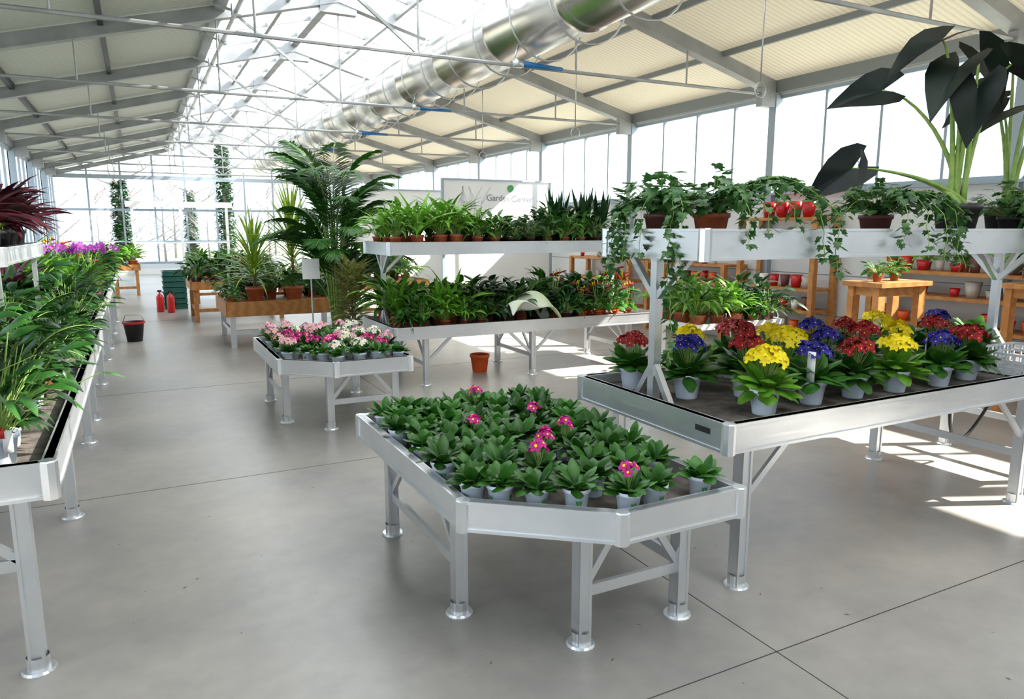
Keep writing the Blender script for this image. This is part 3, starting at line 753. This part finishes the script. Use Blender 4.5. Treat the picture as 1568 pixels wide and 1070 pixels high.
# ------------------------------------------------------------ right wall shelving
def shelfunit(y0,y1,levels,seed,x0=7.25,x1=7.62,h=1.75,den=.85):
    R.seed(seed);b=MB()
    for y in (y0,y1):
        for x in (x0,x1): b.box((x,y,h/2),(.07,.07,h),'wood')
    for z in levels: b.box(((x0+x1)/2,(y0+y1)/2,z),(x1-x0+.04,y1-y0,.035),'wood')
    o=obj('wooden_shelf_unit',b.build('shelf_unit',False))
    b=MB()
    for z in levels[:-1] if h>1.5 else levels:
        y=y0+.15
        while y<y1-.12:
            if R.random()<den:
                k=R.choice(['ceram','red','red','potbr','white','ceram','poto']);r=R.uniform(.045,.08);hh=R.uniform(.08,.16)
                b.lathe([(0,z+.018),(r*.7,z+.018),(r,z+.018+hh),(r*.93,z+.018+hh),(r*.6,z+.03),(0,z+.03)],k,(x0+.1,y,0),16)
            y+=.18
    obj('pots',b.build('shelf_pots'),parent=o)
shelfunit(6.1,7.3,[.3,.58,.85,1.72],1,h=1.75); shelfunit(7.6,9.3,[.3,.58,.82,1.08],2,h=1.1); shelfunit(3.2,5.3,[.3,.6,.9,1.15],3,h=1.18); shelfunit(9.8,11.6,[.3,.72,1.08],4,h=1.1)
for i in range(4):
    b=MB();b.lathe([(0,0),(.06,0),(.095,.2),(.085,.2),(.055,.02),(0,.02)],'red',n=24); obj('red_vase',b.build('red_vase'),(7.4,6.35+i*.21,1.7375))
def stand(x0,x1,y0,y1,h):
    b=MB()
    for x in (x0,x1):
        for y in (y0,y1): b.box((x,y,h/2),(.09,.06,h),'wood')
    b.box(((x0+x1)/2,(y0+y1)/2,h),(x1-x0+.14,y1-y0+.14,.04),'wood')
    b.bar((x0,y0,h-.06),(x1,y0,h-.06),.03,.08,'wood'); b.bar((x0,y0,h-.06),(x0,y1,h-.06),.03,.08,'wood')
    obj('wooden_plant_stand',b.build('stand',False))
stand(5.65,6.2,4.05,4.3,1.12); stand(6.6,7.0,3.2,3.5,1.12)
g=group('stand_houseplants',(6,4.2,1.14))
for i,(x,y) in enumerate(((5.75,4.15),(6.05,4.2))): put(g,'houseplant',B_small[i%2],(x,y,1.14),None,.9)
g=group('stand_houseplants',(6.8,3.4,1.14))
for i,(x,y) in enumerate(((6.7,3.3),(6.9,3.4))): put(g,'houseplant',B_dark[i%2],(x,y,1.14),None,.8)
woodtable('display_table',4.75,5.9,5.3,6.0,.68,.05,False,'white')
g=group('table_houseplants',(5.2,5.6,.63)); R.seed(31)
for x in (4.85,5.1,5.35,5.6,5.8):
    for y in (5.42,5.65,5.88): put(g,'houseplant',R.choice(B_spathb+B_spathb+B_small) if x<5.4 else R.choice(B_small+B_dark),(x,y,.63),None,R.uniform(1.0,1.3))
g=group('shelf_houseplants',(7.4,5,1.17)); 
for y in (3.5,3.9,4.4,4.8,5.1): put(g,'houseplant',R.choice(B_small+B_spathb+B_anth),(7.42,y,1.168),None,.75)
# ------------------------------------------------------------ misc
b=MB();pot(b,.11,.2,'poto',n=28);obj('orange_flower_pot',b.build('orange_pot'),(3.35,7.3,0))
b=MB();b.lathe([(0,0),(.1,0),(.135,.26),(.145,.26),(.145,.28),(.125,.28),(.1,.03),(0,.03)],'potk',n=28);b.lathe([(.146,.255),(.152,.27),(.146,.285)],'redp',n=28)
b.tube([(-.14,0,.27),(-.1,0,.38),(.1,0,.38),(.14,0,.27)],.006,'galv',6);obj('black_bucket',b.build('bucket'),(-.14,11.6,0))
b=MB()
for i in range(7):
    z=i*.11
    for s in (-1,1): b.box((s*.2+0,0,z+.05),(.02,.6,.09),'gcrate'); b.box((0,s*.3,z+.05),(.4,.02,.09),'gcrate')
    b.box((0,0,z+.01),(.4,.6,.015),'gcrate'); b.box((0,-.305,z+.09),(.44,.03,.015),'gcrate'); b.box((-.21,0,z+.09),(.03,.62,.015),'gcrate')
obj('stacked_green_crates',b.build('crates',False),(.6,16.2,0))
for p in ((.3,15.5),(.48,15.3)):
    b=MB();b.lathe([(0,0),(.075,0),(.08,.02),(.08,.34),(.05,.4),(.02,.42),(.02,.46),(0,.46)],'redp',n=20);b.box((0,0,.48),(.09,.03,.04),'black');b.tube([(.03,0,.47),(.12,0,.4),(.1,0,.15)],.01,'black',6)
    obj('fire_extinguisher',b.build('fire_extinguisher'),(*p,0),0,.85)
b=MB();cw,cd,ch=.5,.36,.14
for s in (-1,1):
    for zz in (.01,.05,.09,.13): b.box((0,s*cd/2,zz),(cw,.01,.014),'crate');b.box((s*cw/2,0,zz),(.01,cd,.014),'crate')
    for i in range(13): b.box((-cw/2+i*cw/12,s*cd/2,.07),(.008,.012,.13),'crate')
    for i in range(9): b.box((s*cw/2,-cd/2+i*cd/8,.07),(.012,.008,.13),'crate')
for i in range(13): b.box((-cw/2+i*cw/12,0,.006),(.01,cd,.008),'crate')
obj('plastic_crate',b.build('crate',False),(4.72,2.4,Z2-TD))
b=MB()
b.tube([(4.62+.65*t,2.75+.1*math.sin(3*t),.655-.5*math.sin(pi*t)**.8) for t in [i/30 for i in range(31)]],.011,'black',8)
b.tube([(4.75+.5*t,2.95,.655-.32*math.sin(pi*t)**.8) for t in [i/30 for i in range(31)]],.011,'black',8)
obj('garden_hose',b.build('hose'))
b=MB();b.tube([(0,0,0),(0,0,1.05)],.01,'galv',8);b.box((0,-.01,1.13),(.2,.01,.24),'tag');b.lathe([(0,.012),(.14,.01),(.14,0)],'galv',n=20);obj('price_sign',b.build('sign',False),(1.8,8.7,0))
b=MB();R.seed(77)
for i in range(70):
    x,y=R.uniform(-.3,3.5),R.uniform(1.1,6);b.leaf((x,y,.002),R.uniform(0,6.28),.1,R.uniform(.008,.03),.006,.2,'brownstem',2,'oval')
obj('floor_leaf_litter',b.build('litter'))
# ------------------------------------------------------------ outdoor trees
def tree(seed,h,r,ivyclad=True,n=9):
    R.seed(seed);b=MB();b.tube([(0,0,-.15),(.1,0,h*.5),(0,.1,h)],[r,r*.7,r*.2],'brush',8)
    def br(p,d,l,w,dep):
        q=p+d*l;b.tube([p,(p+q)/2+Vector((R.uniform(-.1,.1),0,.05))*l*.3,q],[w,w*.8,w*.5],'brush',4,False)
        if dep:
            for k in range(3): br(q if k else (p+q)/2,(d+Vector((R.uniform(-.8,.8),R.uniform(-.8,.8),R.uniform(-.1,.7)))).normalized(),l*.65,w*.5,dep-1)
    for i in range(n):
        a=R.uniform(0,6.28);br(Vector((0,0,h*R.uniform(.15,.95))),Vector((math.cos(a),math.sin(a),.7)).normalized(),h*.22,r*.3,3)
    if ivyclad:
        for i in range(2200):
            z=h*.85*R.random();a=R.uniform(0,6.28);q=(r+.2)*(1-.5*z/h)*R.uniform(.6,1.3)
            ivyleaf(b,(q*math.cos(a),q*math.sin(a),z),a,R.uniform(-1,.6),R.uniform(.13,.26),'dark')
    return b.build('tree')
T1=tree(1,9,.26,n=5);T2=tree(2,8,.16,False,16)
for x,y,t,s in ((-.55,37,T1,(.9,.9,.5)),(2.7,44,T1,(.8,.8,.5)),(4.0,39,T1,(.9,.9,.85)),(-3.2,40,T2,.5),(-1.8,44,T2,.45),(-.2,46,T2,.5),(1.2,40,T2,.4),(2.0,48,T2,.55),(3.4,42,T2,.4),(5,47,T2,.6),(6.5,42,T2,.5),(9,50,T2,.8)):
    obj('ivy_clad_tree' if t is T1 else 'bare_tree',t,(x,y,-.15),x*3,s)
# ------------------------------------------------------------ lights / world / camera
w=D.worlds.new('World');SC.world=w;w.use_nodes=True
bg=w.node_tree.nodes['Background'];bg.inputs[0].default_value=(.8,.9,1,1);bg.inputs[1].default_value=2.5
sd=D.lights.new('sun','SUN');sd.energy=20;sd.angle=.01;sd.color=(1,.93,.82)
so=D.objects.new('sun',sd);SC.collection.objects.link(so);so.location=(20,-10,20)
so.rotation_euler=Vector((.8,-.36,.70)).to_track_quat('Z','Y').to_euler()
cd_=D.cameras.new('camera');cam=D.objects.new('camera',cd_);SC.collection.objects.link(cam)
cd_.sensor_width=36;cd_.lens=1100/1568*36;cd_.clip_end=300
cam.location=(0,0,1.6);cam.rotation_euler=(math.radians(90-9.547),0,-math.radians(27.27))
SC.camera=cam
SC.view_settings.view_transform='Standard';SC.view_settings.exposure=.32
